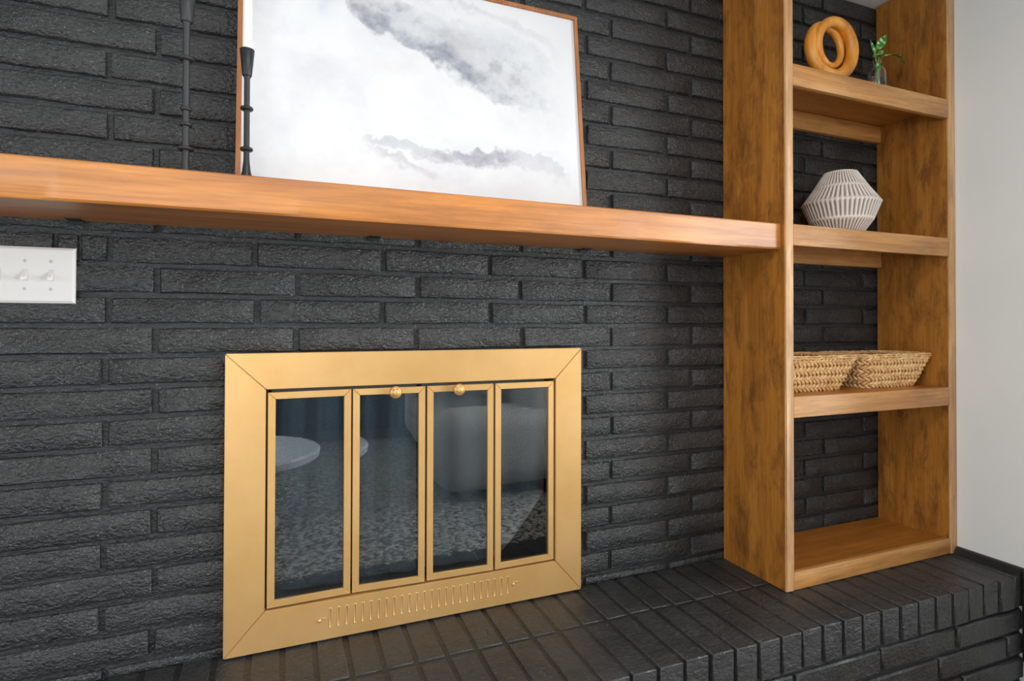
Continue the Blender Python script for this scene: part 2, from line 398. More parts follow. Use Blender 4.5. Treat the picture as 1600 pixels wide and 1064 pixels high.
for k in range(k0, 21):
    a, b = RX + k * RP + .0055, RX + (k + 1) * RP - .0055
    b = min(b, HX1)
    if b - a < .012: continue
    r = random.uniform
    yb, yf = -.2035 + r(-.003, .003), [-dh(a), -dh(b)]; e = r(-.0035, .0035); zt = r(-.0008, .0008)
    yf = [q + e for q in yf]
    for (y0a, y0b, y1a, y1b) in ((yf[0], yf[1], yb, yb), (yb + .011, yb + .011, .004, .004)):
        z1 = zt + r(-.0008, .0008); z0 = -.0965
        part('brick', block([(a, y0a, z0), (b, y0b, z0), (b, y1b, z0), (a, y1a, z0), (a, y0a, z1), (b, y0b, z1 + r(-.001, .001)), (b, y1b, z1), (a, y1a, z1)], .0022, None), HEARTHM, hearth, True, 40)
for ci, (zt, ph) in enumerate(((-.1085, 1.674), (-.1845, 1.913), (-.2605, 1.70), (-.3365, 1.913))):
    zb = zt - .0640 if ci < 3 else FLOOR
    for k in range(-9, 3):
        a, b = ph + k * .3185 + .006, ph + (k + 1) * .3185 - .006
        a, b = max(a, HX0), min(b, HX1)
        if b - a < .02: continue
        r = random.uniform; e = .004 + r(-.002, .002)
        part('brick', block([(a, -dh(a) + e, zb), (b, -dh(b) + e, zb), (b, -dh(b) + .1, zb), (a, -dh(a) + .1, zb), (a, -dh(a) + e + r(-.001, .001), zt), (b, -dh(b) + e, zt), (b, -dh(b) + .1, zt), (a, -dh(a) + .1, zt)], .0045, None), HEARTHM, hearth, True, 40)

# --- right wall trims
def qround(r, n=6): return [(0, 0)] + [(r * math.cos(a), r * math.sin(a)) for a in [PI / 2 * i / n for i in range(n + 1)]]
t1 = MB(); R_ = .022
t1.prism([(XR_W - x, z + .0) for x, z in qround(R_)], 1, -.262, -.452)
struct('trim_1', t1, BLACKTRIM, None, 'black quarter-round trim along the hearth top at the white wall', True, 60)
t2 = MB().bbox(XR_W - R_, XR_W, -.478, -.453, -.268, .021, .006, 2)
struct('trim_2', t2, BLACKTRIM, None, 'black vertical trim strip at the hearth end', True, 60)
struct('baseboard_right', MB().bbox(XR_W - .016, XR_W, YF_W, -.455, FLOOR, -.270, .004, 1), TRIMW, None, 'white baseboard along the right wall')

# ------------------------------------------------------------------ fireplace surround with bifold glass doors
fp = thing('fireplace_insert', (.4766, -.012, .001), 'gold painted fireplace surround with four glass bifold doors', 'fireplace')
Y0, Y1 = -.0235, -.004; ZB = .004
def rail(pts, name, lab=None):
    bm = bmesh.new(); f = [bm.verts.new((x, Y0, z)) for x, z in pts]; k = [bm.verts.new((x, Y1, z)) for x, z in pts]; n = len(pts)
    bm.faces.new(f); bm.faces.new(k[::-1])
    for i in range(n): bm.faces.new((f[(i + 1) % n], f[i], k[i], k[(i + 1) % n]))
    bmesh.ops.recalc_face_normals(bm, faces=bm.faces[:])
    bmesh.ops.bevel(bm, geom=bm.edges[:], offset=.0014, segments=2, affect='EDGES')
    bm.verts.ensure_lookup_table(); bm.verts.index_update(); m = MB().add([v.co[:] for v in bm.verts], [[v.index for v in q.verts] for q in bm.faces]); bm.free()
    return part(name, m, GOLD, fp, True, 35)
g = .0006
rail([(FX0, FZ1), (OX0 + g, OZ1 + g), (OX1 - g, OZ1 + g), (FX1, FZ1)], 'top_rail')
rail([(FX0, ZB), (FX0, FZ1 - 2 * g), (OX0, OZ1 - g), (OX0, OZ0 + g)], 'side_rail')
rail([(FX1, ZB), (OX1, OZ0 + g), (OX1, OZ1 - g), (FX1, FZ1 - 2 * g)], 'side_rail')
br = rail([(FX0 + g, ZB), (OX0 + g, OZ0 - g), (OX1 - g, OZ0 - g), (FX1 - g, ZB)], 'bottom_rail')
# pressed vent slots
NS = 25
for i in range(NS):
    x = .2405 + (.7185 - .2405) * i / (NS - 1); zc, hl, hw = .0565, .0245, .0030
    m = MB(); n = 5; loop = []
    for s in (1, -1):
        for k in range(n + 1):
            a = (0 if s > 0 else PI) + PI * k / n; loop.append((math.cos(a), math.sin(a), s))
    def ring(rw, y): return [(x + rw * c, y, zc + s * (hl - hw) + rw * q) for c, q, s in loop]
    rs = [ring(hw + .0012, Y0 + .0002), ring(hw + .0003, Y0 - .0011), ring(hw - .0008, Y0 - .0009), ring(hw - .0014, Y0 - .0001)]
    L = len(loop); vs = sum(rs, []); fs = []
    for a in range(3): fs += [(a * L + q, a * L + (q + 1) % L, (a + 1) * L + (q + 1) % L, (a + 1) * L + q) for q in range(L)]
    fs.append(tuple(range(3 * L, 4 * L))); m.add(vs, fs); part('vent_slot', m, GOLD, br, True)
for x, z, r in ((.2145, .054, .0048), (.7345, .057, .0048), (.486, .028, .0022)):
    m = MB().sphere((x, Y0 - .0005, z), r, 12, 8, (1, .9, 1))
    if r > .003: m.bbox(x + .001, x + .016, Y0 - .0012, Y0 + .001, z + .001, z + .0065, .0008, 1)
    part('peg' if r > .003 else 'screw', m, GOLD, br, True, 40)
# inner angle frame behind the doors + firebox + mesh screen
m = MB()
for (a, b, c, d) in ((OX0 - .012, OX0 + .004, OZ0 - .01, OZ1 + .01), (OX1 - .004, OX1 + .012, OZ0 - .01, OZ1 + .01), (OX0, OX1, OZ1 - .004, OZ1 + .012), (OX0, OX1, OZ0 - .012, OZ0 + .004)): m.box(a, b, -.0038, .018, c, d)
part('inner_frame', m, GOLD_DK, fp)
m = MB(); a, b, z0, z1, d = .055, .90, .002, .675, .42
vs = [(a, .02, z0), (b, .02, z0), (b - .1, d, z0), (a + .1, d, z0), (a, .02, z1), (b, .02, z1), (b - .1, d, z1), (a + .1, d, z1)]
m.add(vs, [(0, 1, 2, 3), (7, 6, 5, 4), (1, 5, 6, 2), (2, 6, 7, 3), (3, 7, 4, 0)]); part('firebox', m, FIREBOX, fp)
def mesh_screen(xa, xb, y, folds, lean):
    m = MB(); nx, nz = folds * 10, 8; uvs = []
    for j in range(nz + 1):
        t = j / nz; z = .112 + (.625 - .112) * t
        for i in range(nx + 1):
            q = i / nx; xr = xb - lean * (1 - t); x = xa + (xr - xa) * q
            m.v.append((x, y + (.005 * math.sin(q * folds * 2 * PI) + .004 * math.sin(q * 9.3 + 1)) * (.6 + .4 * (1 - t)), z)); uvs.append((q * (xb - xa) * 1.08, z))
    for j in range(nz):
        for i in range(nx): k = j * (nx + 1) + i; m.f.append((k, k + 1, k + nx + 2, k + nx + 1))
    o = part('mesh_screen', m, SCREEN, fp, True); ul = o.data.uv_layers.new(name='UVMap')
    for lp in o.data.loops: ul.data[lp.index].uv = uvs[lp.vertex_index]
mesh_screen(.10, .470, .045, 4, .0); mesh_screen(.485, .862, .045, 4, .0)
m = MB().sweep([(.09, .045, .629), (.866, .045, .629)], .004, 8); part('screen_rod', m, BLACKMETAL, fp, True)
# doors: (x left, x right, y left, y right)
DZ0, DZ1, SW = .1045, .6262, .0175
DOORS = [(.0935, .2895, -.0215, -.0150, None), (.2935, .4805, -.0150, -.0215, .398), (.4865, .6750, -.0185, -.0225, .569), (.6805, .8645, -.0225, -.0185, None)]
for (xa, xb, ya, yb, kx) in DOORS:
    ex = Vector((xb - xa, yb - ya, 0)); W = ex.length; ex.normalize(); ny = Vector((ex.y, -ex.x, 0))   # outward (towards the room)
    def P(u, v, dpt): q = Vector((xa, ya, DZ0)) + ex * u + Vector((0, 0, v)) + ny * dpt; return q[:]
    H = DZ1 - DZ0; T = .009
    def stile(pts):
        mm = MB(); n = len(pts); F = [P(u, v, 0) for u, v in pts]; B = [P(u, v, -T) for u, v in pts]
        bm = bmesh.new(); f = [bm.verts.new(q) for q in F]; k = [bm.verts.new(q) for q in B]; bm.faces.new(f); bm.faces.new(k[::-1])
        for i in range(n): bm.faces.new((f[(i + 1) % n], f[i], k[i], k[(i + 1) % n]))
        bmesh.ops.recalc_face_normals(bm, faces=bm.faces[:]); bmesh.ops.bevel(bm, geom=bm.edges[:], offset=.0009, segments=1, affect='EDGES')
        bm.verts.ensure_lookup_table(); bm.verts.index_update(); mm.add([v.co[:] for v in bm.verts], [[v.index for v in q.verts] for q in bm.faces]); bm.free(); return mm
    s = SW; q = .0003
    dm = MB()
    for pts in ([(0, 0), (0, H), (s, H - s), (s, s)], [(W, 0), (W - s, s), (W - s, H - s), (W, H)], [(q, H), (W - q, H), (W - s, H - s + q), (s, H - s + q)], [(q, 0), (s, s - q), (W - s, s - q), (W - q, 0)]):
        t = stile(pts); dm.add(t.v, t.f)
    door = part('door', dm, GOLD, fp, True, 35)
    gp = MB(); gp.add([P(s - .003, s - .003, -.0045), P(W - s + .003, s - .003, -.0045), P(W - s + .003, H - s + .003, -.0045), P(s - .003, H - s + .003, -.0045)], [(0, 1, 2, 3)])
    n = 4; gp.add([P(s - .003, s - .003, -.0075), P(W - s + .003, s - .003, -.0075), P(W - s + .003, H - s + .003, -.0075), P(s - .003, H - s + .003, -.0075)], [(3, 2, 1, 0)])
    gp.f += [(0, 4, 5, 1), (1, 5, 6, 2), (2, 6, 7, 3), (3, 7, 4, 0)]
    part('glass_pane', gp, DOORGLASS, door)
    if kx:
        u = (kx - xa) / (xb - xa) * W; v = H - .0085
        kp = MB(); pl = []
        for c_, s_ in [(math.cos(a), math.sin(a)) for a in [PI + PI * i / 8 for i in range(9)]]: pl.append((u + .0235 * (1 if c_ > 0 else -1) + .006 * (c_ - (1 if c_ > 0 else -1)), v - .001 + .0085 * s_))
        pl = [(u - .026, v + .0085), (u - .026, v - .001), (u - .0235, v - .0065), (u - .018, v - .0085), (u + .018, v - .0085), (u + .0235, v - .0065), (u + .026, v - .001), (u + .026, v + .0085)]
        kp.add([P(a, b, .0016) for a, b in pl] + [P(a, b, -.0005) for a, b in pl], [tuple(range(7, -1, -1))] + [(i, (i + 1) % 8, 8 + (i + 1) % 8, 8 + i) for i in range(8)])
        part('knob_plate', kp, GOLD, door)
        kb = MB(); o_ = P(u, v - .002, 0); pr = [(.0001, -.028), (.005, -.0275), (.0075, -.026), (.0082, -.0245), (.0098, -.024), (.0128, -.0215), (.0132, -.019), (.0118, -.0165), (.0075, -.0145), (.0055, -.012), (.0058, 0)]
        nn = 20; pr = [(a * 1.22, b * 1.1) for a, b in pr]
        for r_, y_ in pr:
            for k in range(nn): kb.v.append((o_[0] + r_ * math.cos(2 * PI * k / nn), o_[1] + y_, o_[2] + r_ * math.sin(2 * PI * k / nn)))
        for i in range(len(pr) - 1):
            for k in range(nn): kb.f.append((i * nn + k, i * nn + (k + 1) % nn, (i + 1) * nn + (k + 1) % nn, (i + 1) * nn + k))
        part('knob', kb, GOLD, door, True)

# ------------------------------------------------------------------ mantel shelf
MT, MBZ, MD, BX0 = 1.0979, 1.0200, .2419, 1.5119
mantel = thing('mantel_shelf', (.2, -.12, MBZ), 'long thick orange-brown wooden mantel shelf on the black brick wall', 'mantel')
mm = MB(); xs = [-1.6 + (BX0 - .001 + 1.6) * i / 90 for i in range(91)]; rr = random.Random(3)
prof = lambda j: [(-MD + .003, MT), (-MD, MT - .003), (-MD + j * .4, MBZ + .004 + abs(j)), (-MD + .004, MBZ), (-.004, MBZ), (-.004, MT)]
jj = [0.0]; 
for _ in xs[1:]: jj.append(max(-.0016, min(.0016, jj[-1] + rr.uniform(-.0009, .0009))))
for x, j in zip(xs, jj):
    for y, z in prof(j): mm.v.append((x, y, z))
for i in range(90):
    for k in range(6): mm.f.append((i * 6 + k, i * 6 + (k + 1) % 6, (i + 1) * 6 + (k + 1) % 6, (i + 1) * 6 + k))
mm.f += [tuple(range(5, -1, -1)), tuple(540 + k for k in range(6))]
bmf = [f[::-1] for f in mm.f]; mm.f = bmf
part('beam', mm, W_MANTEL, mantel, True, 35)
for x in (-.295, .345, .968):
    b = MB().box(x - .013, x + .013, -.040, -.006, MBZ - .0025, MBZ - .0001); b.box(x - .013, x + .013, -.009, -.005, MBZ - .010, MBZ - .0001); part('bracket', b, BRACKETM, mantel, label='small black metal bracket')

# ------------------------------------------------------------------ bookcase
BD = .261; PX1 = .0309; BXR, BXO = 2.2748, 2.3090; BTOP = CEIL - .003
bc = thing('bookcase', ((BX0 + BXO) / 2, -.13, .0012), 'tall open wooden bookcase with stained brown panels standing on the hearth', 'bookcase')
BZ = .0015
for (a, b, ex) in ((BX0, BX0 + PX1, 0), (BXR, BXO, 0)):
    p_ = part('side_panel', MB().box(a, b, -BD + .006, -.003, BZ, BTOP), W_PANEL, bc)
    es = MB(); nz = 60; rr = random.Random(int(a * 100)); jv = 0
    ring = []
    for i in range(nz + 1):
        z = BZ + (BTOP - BZ) * i / nz; jv = max(-.0014, min(.0014, jv + rr.uniform(-.0009, .0009)))
        es.v += [(a, -BD + .006, z), (a + .0004 + max(0, jv), -BD + .0012, z), (a + .002, -BD, z), (b - .002, -BD, z), (b - .0004 + min(0, jv), -BD + .0012, z), (b, -BD + .006, z)]
    for i in range(nz):
        for k in range(5): es.f.append((i * 6 + k, i * 6 + k + 1, (i + 1) * 6 + k + 1, (i + 1) * 6 + k))
    es.f += [(5, 4, 3, 2, 1, 0), tuple(nz * 6 + k for k in range(6))]
    part('edge_strip', es, W_EDGE, p_, True, 40, 'pale wooden front edge strip')
IX0, IX1 = BX0 + PX1 + .0005, BXR - .0005
for zt, zb, cleat in ((1.5797, 1.5145, True), (1.0951, 1.0311, True), (.5764, .5138, True)):
    sh = part('shelf', MB().box(IX0, IX1, -BD + .02, -.004, zt - .019, zt - .0004), W_BOARD, bc)
    part('front_edge', MB().bbox(IX0, IX1, -BD + .001, -BD + .0198, zb, zt, .0018, 2), W_SHELF, sh, True, 40)
    part('wall_cleat', MB().bbox(IX0, IX1 - .004, -.024, -.004, zt - .0195 - .064, zt - .0195, .002, 1), W_SHELF, sh, True, 40)
bs = part('bottom_shelf', MB().box(IX0, IX1, -BD + .02, -.004, .027, .0455), W_BOARD, bc)
part('kick_board', MB().bbox(IX0, IX1, -BD + .001, -BD + .0198, BZ, .0535, .0018, 2), W_SHELF, bs, True, 40)

# ------------------------------------------------------------------ painting
PW, PH = .906, .6084; PA = Vector((.024, -.100, 1.1014)); PV = Vector((0, .064, .605)).normalized(); PN = Vector((1, 0, 0)).cross(PV)  # PN points away from the room?
if PN.y > 0: PN = -PN
pic = thing('framed_painting', (PA.x + PW / 2, -.09, 1.0985), 'abstract grey and white watercolour painting in thin wooden frame leaning on mantel', 'painting')
def PP(u, v, d): return (PA + Vector((u, 0, 0)) + PV * v + PN * d)[:]
FW, FD = .0105, .030
def fbar(pts):
    bm = bmesh.new(); f = [bm.verts.new(PP(u, v, 0)) for u, v in pts]; k = [bm.verts.new(PP(u, v, -FD)) for u, v in pts]; n = 4; bm.faces.new(f); bm.faces.new(k[::-1])
    for i in range(n): bm.faces.new((f[(i + 1) % n], f[i], k[i], k[(i + 1) % n]))
    bmesh.ops.recalc_face_normals(bm, faces=bm.faces[:]); bm.verts.ensure_lookup_table(); bm.verts.index_update()
    m = MB().add([v.co[:] for v in bm.verts], [[v.index for v in q.verts] for q in bm.faces]); bm.free(); part('frame_bar', m, W_FRAME, pic)
fbar([(0, 0), (0, PH), (FW, PH - FW), (FW, FW)]); fbar([(PW, 0), (PW - FW, FW), (PW - FW, PH - FW), (PW, PH)]); fbar([(0, PH), (PW, PH), (PW - FW, PH - FW), (FW, PH - FW)]); fbar([(0, 0), (FW, FW), (PW - FW, FW), (PW, 0)])
NX, NY = 380, 250
def vnoise(x, y, seed):
    xi, yi = np.floor(x).astype(int), np.floor(y).astype(int); fx, fy = x - xi, y - yi; fx = fx * fx * (3 - 2 * fx); fy = fy * fy * (3 - 2 * fy)
    def h(a, b): q = (a * 374761393 + b * 668265263 + seed * 974634777) & 0x7fffffff; q = ((q ^ (q >> 13)) * 1274126177) & 0x7fffffff; return ((q ^ (q >> 16)) & 0xffff) / 65535.0
    return (h(xi, yi) * (1 - fx) + h(xi + 1, yi) * fx) * (1 - fy) + (h(xi, yi + 1) * (1 - fx) + h(xi + 1, yi + 1) * fx) * fy
def fbm(x, y, s, o=5, r=.55):
    t = 0; a = 1; n = 0
    for k in range(o): t = t + a * vnoise(x * 2 ** k + 17 * k, y * 2 ** k + 31 * k, s + k); n += a; a *= r
    return t / n
U, V = np.meshgrid(np.linspace(0, 1, NX + 1), np.linspace(0, 1, NY + 1))
e1, e2, e3, e4 = fbm(U * 7, V * 5, 1), fbm(U * 7, V * 5, 3), fbm(U * 34, V * 23, 2, 4, .6), fbm(U * 34, V * 23, 4, 4, .6)
wu = U + .055 * (e1 - .5) + .045 * (e3 - .5); wv = V + .085 * (e2 - .5) + .065 * (e4 - .5)
def stroke(pts, sharp_lo=.3, sharp_hi=.6):
    """pts: (u, v, half width below, half width above, strength)"""
    us = [p[0] for p in pts]; vc = np.interp(wu, us, [p[1] for p in pts]); lo = np.interp(wu, us, [p[2] for p in pts]); hi = np.interp(wu, us, [p[3] for p in pts]); st = np.interp(wu, us, [p[4] for p in pts], left=0, right=0)
    d = wv - vc; q = np.where(d < 0, -d / lo, d / hi); e = np.where(d < 0, sharp_lo, sharp_hi)
    return st * np.clip((1 - q) / e, 0, 1)
A1 = stroke([(.255, .90, .03, .06, 0), (.275, .87, .06, .08, .8), (.33, .80, .06, .16, .9), (.45, .76, .07, .14, .85), (.54, .72, .09, .15, 1), (.62, .69, .15, .19, .95), (.70, .69, .18, .20, .75), (.78, .68, .20, .21, .6), (.84, .68, .20, .18, .42), (.90, .66, .20, .14, .15), (.95, .6, .15, .1, 0)], .22, .5)
A1b = stroke([(.27, .86, .05, .05, 0), (.31, .82, .05, .04, .8), (.38, .765, .04, .04, .7), (.48, .72, .045, .05, .7), (.56, .69, .06, .05, .9), (.64, .62, .06, .05, .65), (.72, .56, .06, .05, .35), (.8, .5, .05, .05, .2), (.86, .5, .03, .03, 0)], .35, .9)
A2 = stroke([(.28, .275, .01, .012, 0), (.37, .235, .02, .03, .45), (.46, .21, .03, .035, .5), (.56, .195, .025, .05, .85), (.66, .195, .025, .06, 1), (.74, .225, .04, .06, .95), (.80, .23, .06, .035, .55), (.88, .22, .08, .03, .5), (.95, .19, .07, .02, .2), (.99, .15, .05, .02, 0)], .8, .3)
A3 = stroke([(.30, .25, .02, .01, 0), (.38, .185, .035, .02, .4), (.46, .13, .03, .025, .45), (.54, .10, .03, .02, 0)], .8, .5)
A4 = stroke([(.62, .45, .10, .2, 0), (.74, .42, .1, .2, .16), (.84, .42, .2, .2, .22), (.93, .45, .2, .25, .14), (.99, .5, .2, .2, 0)], .9, .9)
A5 = stroke([(.55, .06, .1, .12, 0), (.75, .09, .1, .12, .25), (.92, .12, .1, .1, .25), (1.0, .1, .1, .1, 0)], .9, .9)
A6 = np.clip(1 - np.abs(wu - .20) / .05, 0, 1) * np.clip((V - .74) / .06, 0, 1) * (.3 + .7 * fbm(U * 60, V * 5, 9)) * .6
A7 = stroke([(.40, .93, .03, .03, 0), (.55, .955, .03, .03, .35), (.72, .93, .03, .03, .25), (.9, .86, .04, .03, .2), (.97, .75, .1, .05, 0)], .8, .5)
tex = np.clip(.15 + 1.5 * fbm(U * 11, V * 8, 12, 7, .68), .2, 1.3)
gran = .75 + .5 * fbm(U * 90, V * 60, 77, 3, .6)
paint = np.empty((NY + 1, NX + 1, 3)); base = np.array([.665, .665, .675]); base2 = np.array([.545, .54, .57])
cl = np.clip((fbm(U * 5, V * 4, 20, 6, .62) - .40) * 3.2, 0, 1) * np.clip(1.25 - wu * 1.1 + .35 * (V < .3), .2, 1)
paint[:] = base + (base2 - base) * (cl * .7)[..., None]
def lay(a, col):
    a = np.clip(a * gran, 0, 1)[..., None]; paint[:] = paint * (1 - a) + np.array(col) * a
def rimmed(a): return a * (.72 + .6 * np.exp(-((a - .18) / .12) ** 2) * (a > .02))     # pigment gathers at the edge of each wash
lay(rimmed(A1) * tex * .62, (.26, .28, .33)); lay(A1b * tex * .75, (.13, .15, .21)); lay(A4 * tex, (.36, .37, .41)); lay(A7 * tex, (.34, .34, .38))
warm = np.clip((fbm(U * 10, V * 8, 40) - .52) * 5, 0, 1); lay(A1 * warm * .32, (.44, .40, .40))
dk = np.clip((fbm(U * 12, V * 9, 55, 6, .65) - .56) * 7, 0, 1); lay(A1 * dk * .45, (.10, .11, .15))
lay(rimmed(A2) * tex * .85, (.17, .16, .23)); lay(A3 * tex * .85, (.27, .26, .31)); lay(A5 * tex * .5, (.42, .41, .45)); lay(A6, (.40, .48, .57))
lay(np.clip(1 - np.hypot((wu - .38) / .10, (wv - .585) / .05), 0, 1) * .35, (.62, .54, .54))
cv = MB()
for j in range(NY + 1):
    for i in range(NX + 1): cv.v.append(PP(FW + (PW - 2 * FW) * i / NX, FW + (PH - 2 * FW) * j / NY, -.006))
for j in range(NY):
    for i in range(NX): k = j * (NX + 1) + i; cv.f.append((k, k + 1, k + NX + 2, k + NX + 1))
nv = len(cv.v)
cv.add([PP(FW, FW, -.02), PP(PW - FW, FW, -.02), PP(PW - FW, PH - FW, -.02), PP(FW, PH - FW, -.02)], [(3, 2, 1, 0)])
cvo = part('canvas', cv, CANVASM, pic, label='white canvas with grey-blue watercolour sweeps')
ca = cvo.data.color_attributes.new('paint', 'FLOAT_COLOR', 'POINT'); buf = np.ones((nv + 4, 4), dtype=np.float32); buf[:nv, :3] = paint.reshape(-1, 3); buf[nv:, :3] = .7
ca.data.foreach_set('color', buf.ravel())

# ------------------------------------------------------------------ candlesticks
def candlestick(name, x, y, rings, cup, top, sr, mat, label, base_r, cr=.0098, ct=.0150):
    z0 = MT + .0003; t = thing(name, (x, y, z0), label, 'candlestick', 'candlesticks on the mantel')
    part('base', MB().lathe([(base_r, z0), (base_r, z0 + .004), (base_r * .86, z0 + .008), (sr * 2.1, z0 + .013), (sr * 1.5, z0 + .026), (sr * 1.12, z0 + .045), (sr, z0 + .055)], x, y, 28), mat, t, True, 45)
    part('stem', MB().lathe([(sr, z0 + .05), (sr, cup - .006), (sr * 1.25, cup - .001), (sr * 1.5, cup + .002)], x, y, 20), mat, t, True, 45)
    for z, r in rings: part('collar', MB().lathe([(sr * .9, z - .0042), (r * .86, z - .0036), (r, z - .001), (r, z + .001), (r * .86, z + .0036), (sr * .9, z + .0044)], x, y, 28), mat, t, True, 60)
    rb, rt = cr, ct
    part('cup', MB().lathe([(sr * 1.2, cup - .001), (rb * .92, cup), (rb, cup + .002), (rt, top - .001), (rt - .0008, top), (.0105, top), (.0102, top - .02), (.0005, top - .02)], x, y, 28), mat, t, True, 45)
    return t
candlestick('candlestick', .0508, -.158, [(1.2625, .0132), (1.1735, .0132)], 1.3335, 1.392, .0060, BLACKMETAL, 'black iron candlestick holding a white taper in front of the painting', .034)
tp = MB().lathe([(.0098, 1.3725), (.0096, 1.40), (.0088, 1.63), (.0070, 1.650), (.002, 1.656)], .0508, -.158, 24); tp.sweep([(.0508, -.158, 1.655), (.0510, -.158, 1.664)], .0008, 6)
solo('taper_candle', tp, WAX, (.0508, -.158, 1.3725), 'white taper candle standing in the black candlestick', 'candle', True, 45)
candlestick('candlestick', -.0735, -.100, [(1.3745, .0152), (1.264, .0118), (1.230, .0130), (1.1765, .0165)], 1.455, 1.532, .0070, BLACKMETAL2, 'taller charcoal candlestick with four collars left of the painting', .036, .0122, .0180)

# ------------------------------------------------------------------ switch plate
sp = thing('light_switch_plate', (-.386, -.002, .836), 'white three-gang light switch plate on the black brick wall', 'light switch')
SX0, SX1, SZ0, SZ1 = -.476, -.2965, .8365, .9585
m = MB(); e = .006
def rr_(x0, x1, z0, z1, y): return [(x0, y, z0), (x1, y, z0), (x1, y, z1), (x0, y, z1)]
m.add(rr_(SX0, SX1, SZ0, SZ1, -.0015) + rr_(SX0 + .001, SX1 - .001, SZ0 + .001, SZ1 - .001, -.0045) + rr_(SX0 + e, SX1 - e, SZ0 + e, SZ1 - e, -.0075),
      [(0, 1, 5, 4), (1, 2, 6, 5), (2, 3, 7, 6), (3, 0, 4, 7), (4, 5, 9, 8), (5, 6, 10, 9), (6, 7, 11, 10), (7, 4, 8, 11), (8, 9, 10, 11), (3, 2, 1, 0)])
part('plate', m, PLATE, sp, True, 20)
for x in (-.3395, -.385, -.4305):
    zc = .8975
    sl = part('toggle_slot', MB().box(x - .0052, x + .0052, -.0079, -.0065, zc - .0125, zc + .0125), SCREW, sp)
    tg = MB().add([(x - .0042, -.0079, zc - .011), (x + .0042, -.0079, zc - .011), (x + .0042, -.0079, zc + .008), (x - .0042, -.0079, zc + .008), (x - .0036, -.0190, zc - .0115), (x + .0036, -.0190, zc - .0115), (x + .0036, -.0185, zc - .0055), (x - .0036, -.0185, zc - .0055)],
                  [(0, 3, 2, 1), (4, 5, 6, 7), (0, 1, 5, 4), (1, 2, 6, 5), (2, 3, 7, 6), (3, 0, 4, 7)])
    part('toggle', tg, PLATE2, sp)
    for dz in (-.030, .030):
        s_ = MB(); n = 14
        for r_, y_ in ((.0036, -.0072), (.0036, -.0080), (.0028, -.0086)):
            for k in range(n): s_.v.append((x + r_ * math.cos(2 * PI * k / n), y_, zc + dz + r_ * math.sin(2 * PI * k / n)))
        for i in range(2):
            for k in range(n): s_.f.append((i * n + k, i * n + (k + 1) % n, (i + 1) * n + (k + 1) % n, (i + 1) * n + k))
        s_.f.append(tuple(2 * n + k for k in range(n))); so = part('screw', s_, SCREW, sp, True, 40)
        part('screw_slot', MB().box(x - .0003, x + .0003, -.0088, -.0085, zc + dz - .0026, zc + dz + .0026), FIREGREY, so)

# ------------------------------------------------------------------ ring sculpture
Z1 = 1.5797
rx, ry, rz = 1.770, -.205, 1.5800
N = 220; pts, rad = [], []
R0, AM, BM = .0750, .0175, .011
ph0 = math.radians(-68)
for i in range(N):
    th = 4 * PI * i / N; hh = (th - ph0) / 2
    R = R0 + AM * math.cos(hh); yv = -BM * math.sin(hh) - .004 * math.cos(hh)
    r = .0158 + .0052 * math.cos(hh)
    pts.append((rx + R * math.cos(th) * .97, ry + yv, rz + R * math.sin(th))); rad.append(r)
zmin = min(p[2] - q for p, q in zip(pts, rad)); pts = [(p[0], p[1], p[2] - zmin + Z1 + .0004) for p in pts]
rs = MB().sweep(pts, rad, 16, True)
solo('ring_sculpture', rs, W_RING, (rx, ry, Z1), 'carved golden wooden double ring sculpture on the top shelf', 'sculpture', True)

# ------------------------------------------------------------------ bottle with cutting
bx, by = 1.997, -.200; b0 = Z1 + .0004
bot = thing('bud_vase', (bx, by, b0), 'small clear glass bottle vase on the top shelf', 'vase')
part('bottle', MB().lathe([(.001, b0), (.024, b0), (.0275, b0 + .004), (.028, b0 + .010), (.028, b0 + .070), (.0265, b0 + .079), (.021, b0 + .086), (.0155, b0 + .090), (.0140, b0 + .094), (.0140, b0 + .110), (.0158, b0 + .112), (.0158, b0 + .117), (.0128, b0 + .117), (.0122, b0 + .094), (.0190, b0 + .085), (.0250, b0 + .077), (.0262, b0 + .070), (.0262, b0 + .010), (.024, b0 + .006), (.001, b0 + .006)], bx, by, 36, False), BOTTLE, bot, True)
part('water', MB().lathe([(.0005, b0 + .0062), (.0258, b0 + .0075), (.0258, b0 + .052), (.0005, b0 + .0522)], bx, by, 28, False), WATER, bot, True)
cut = thing('pothos_cutting', (bx, by, b0 + .02), 'green and white leafy plant cutting in the clear bottle', 'plant')
tops = [((bx - .004, by, b0 + .03), (bx - .005, by, b0 + .12), (bx + .002, by + .005, b0 + .150), 'up'),
        ((bx + .004, by - .004, b0 + .03), (bx + .006, by, b0 + .115), (bx + .020, by - .004, b0 + .126), 'right'),
        ((bx - .006, by - .006, b0 + .02), (bx - .006, by - .004, b0 + .115), (bx - .030, by - .012, b0 + .124), 'left'),
        ((bx - .002, by - .008, b0 + .02), (bx - .004, by - .006, b0 + .112), (bx - .022, by - .022, b0 + .112), 'low'),
        ((bx - .008, by - .002, b0 + .02), (bx - .012, by - .006, b0 + .05), (bx - .016, by - .012, b0 + .065), 'in')]
def bez(a, b, c, n=10):
    a, b, c = Vector(a), Vector(b), Vector(c); return [((1 - t) ** 2 * a + 2 * t * (1 - t) * b + t * t * c) for t in [i / n for i in range(n + 1)]]
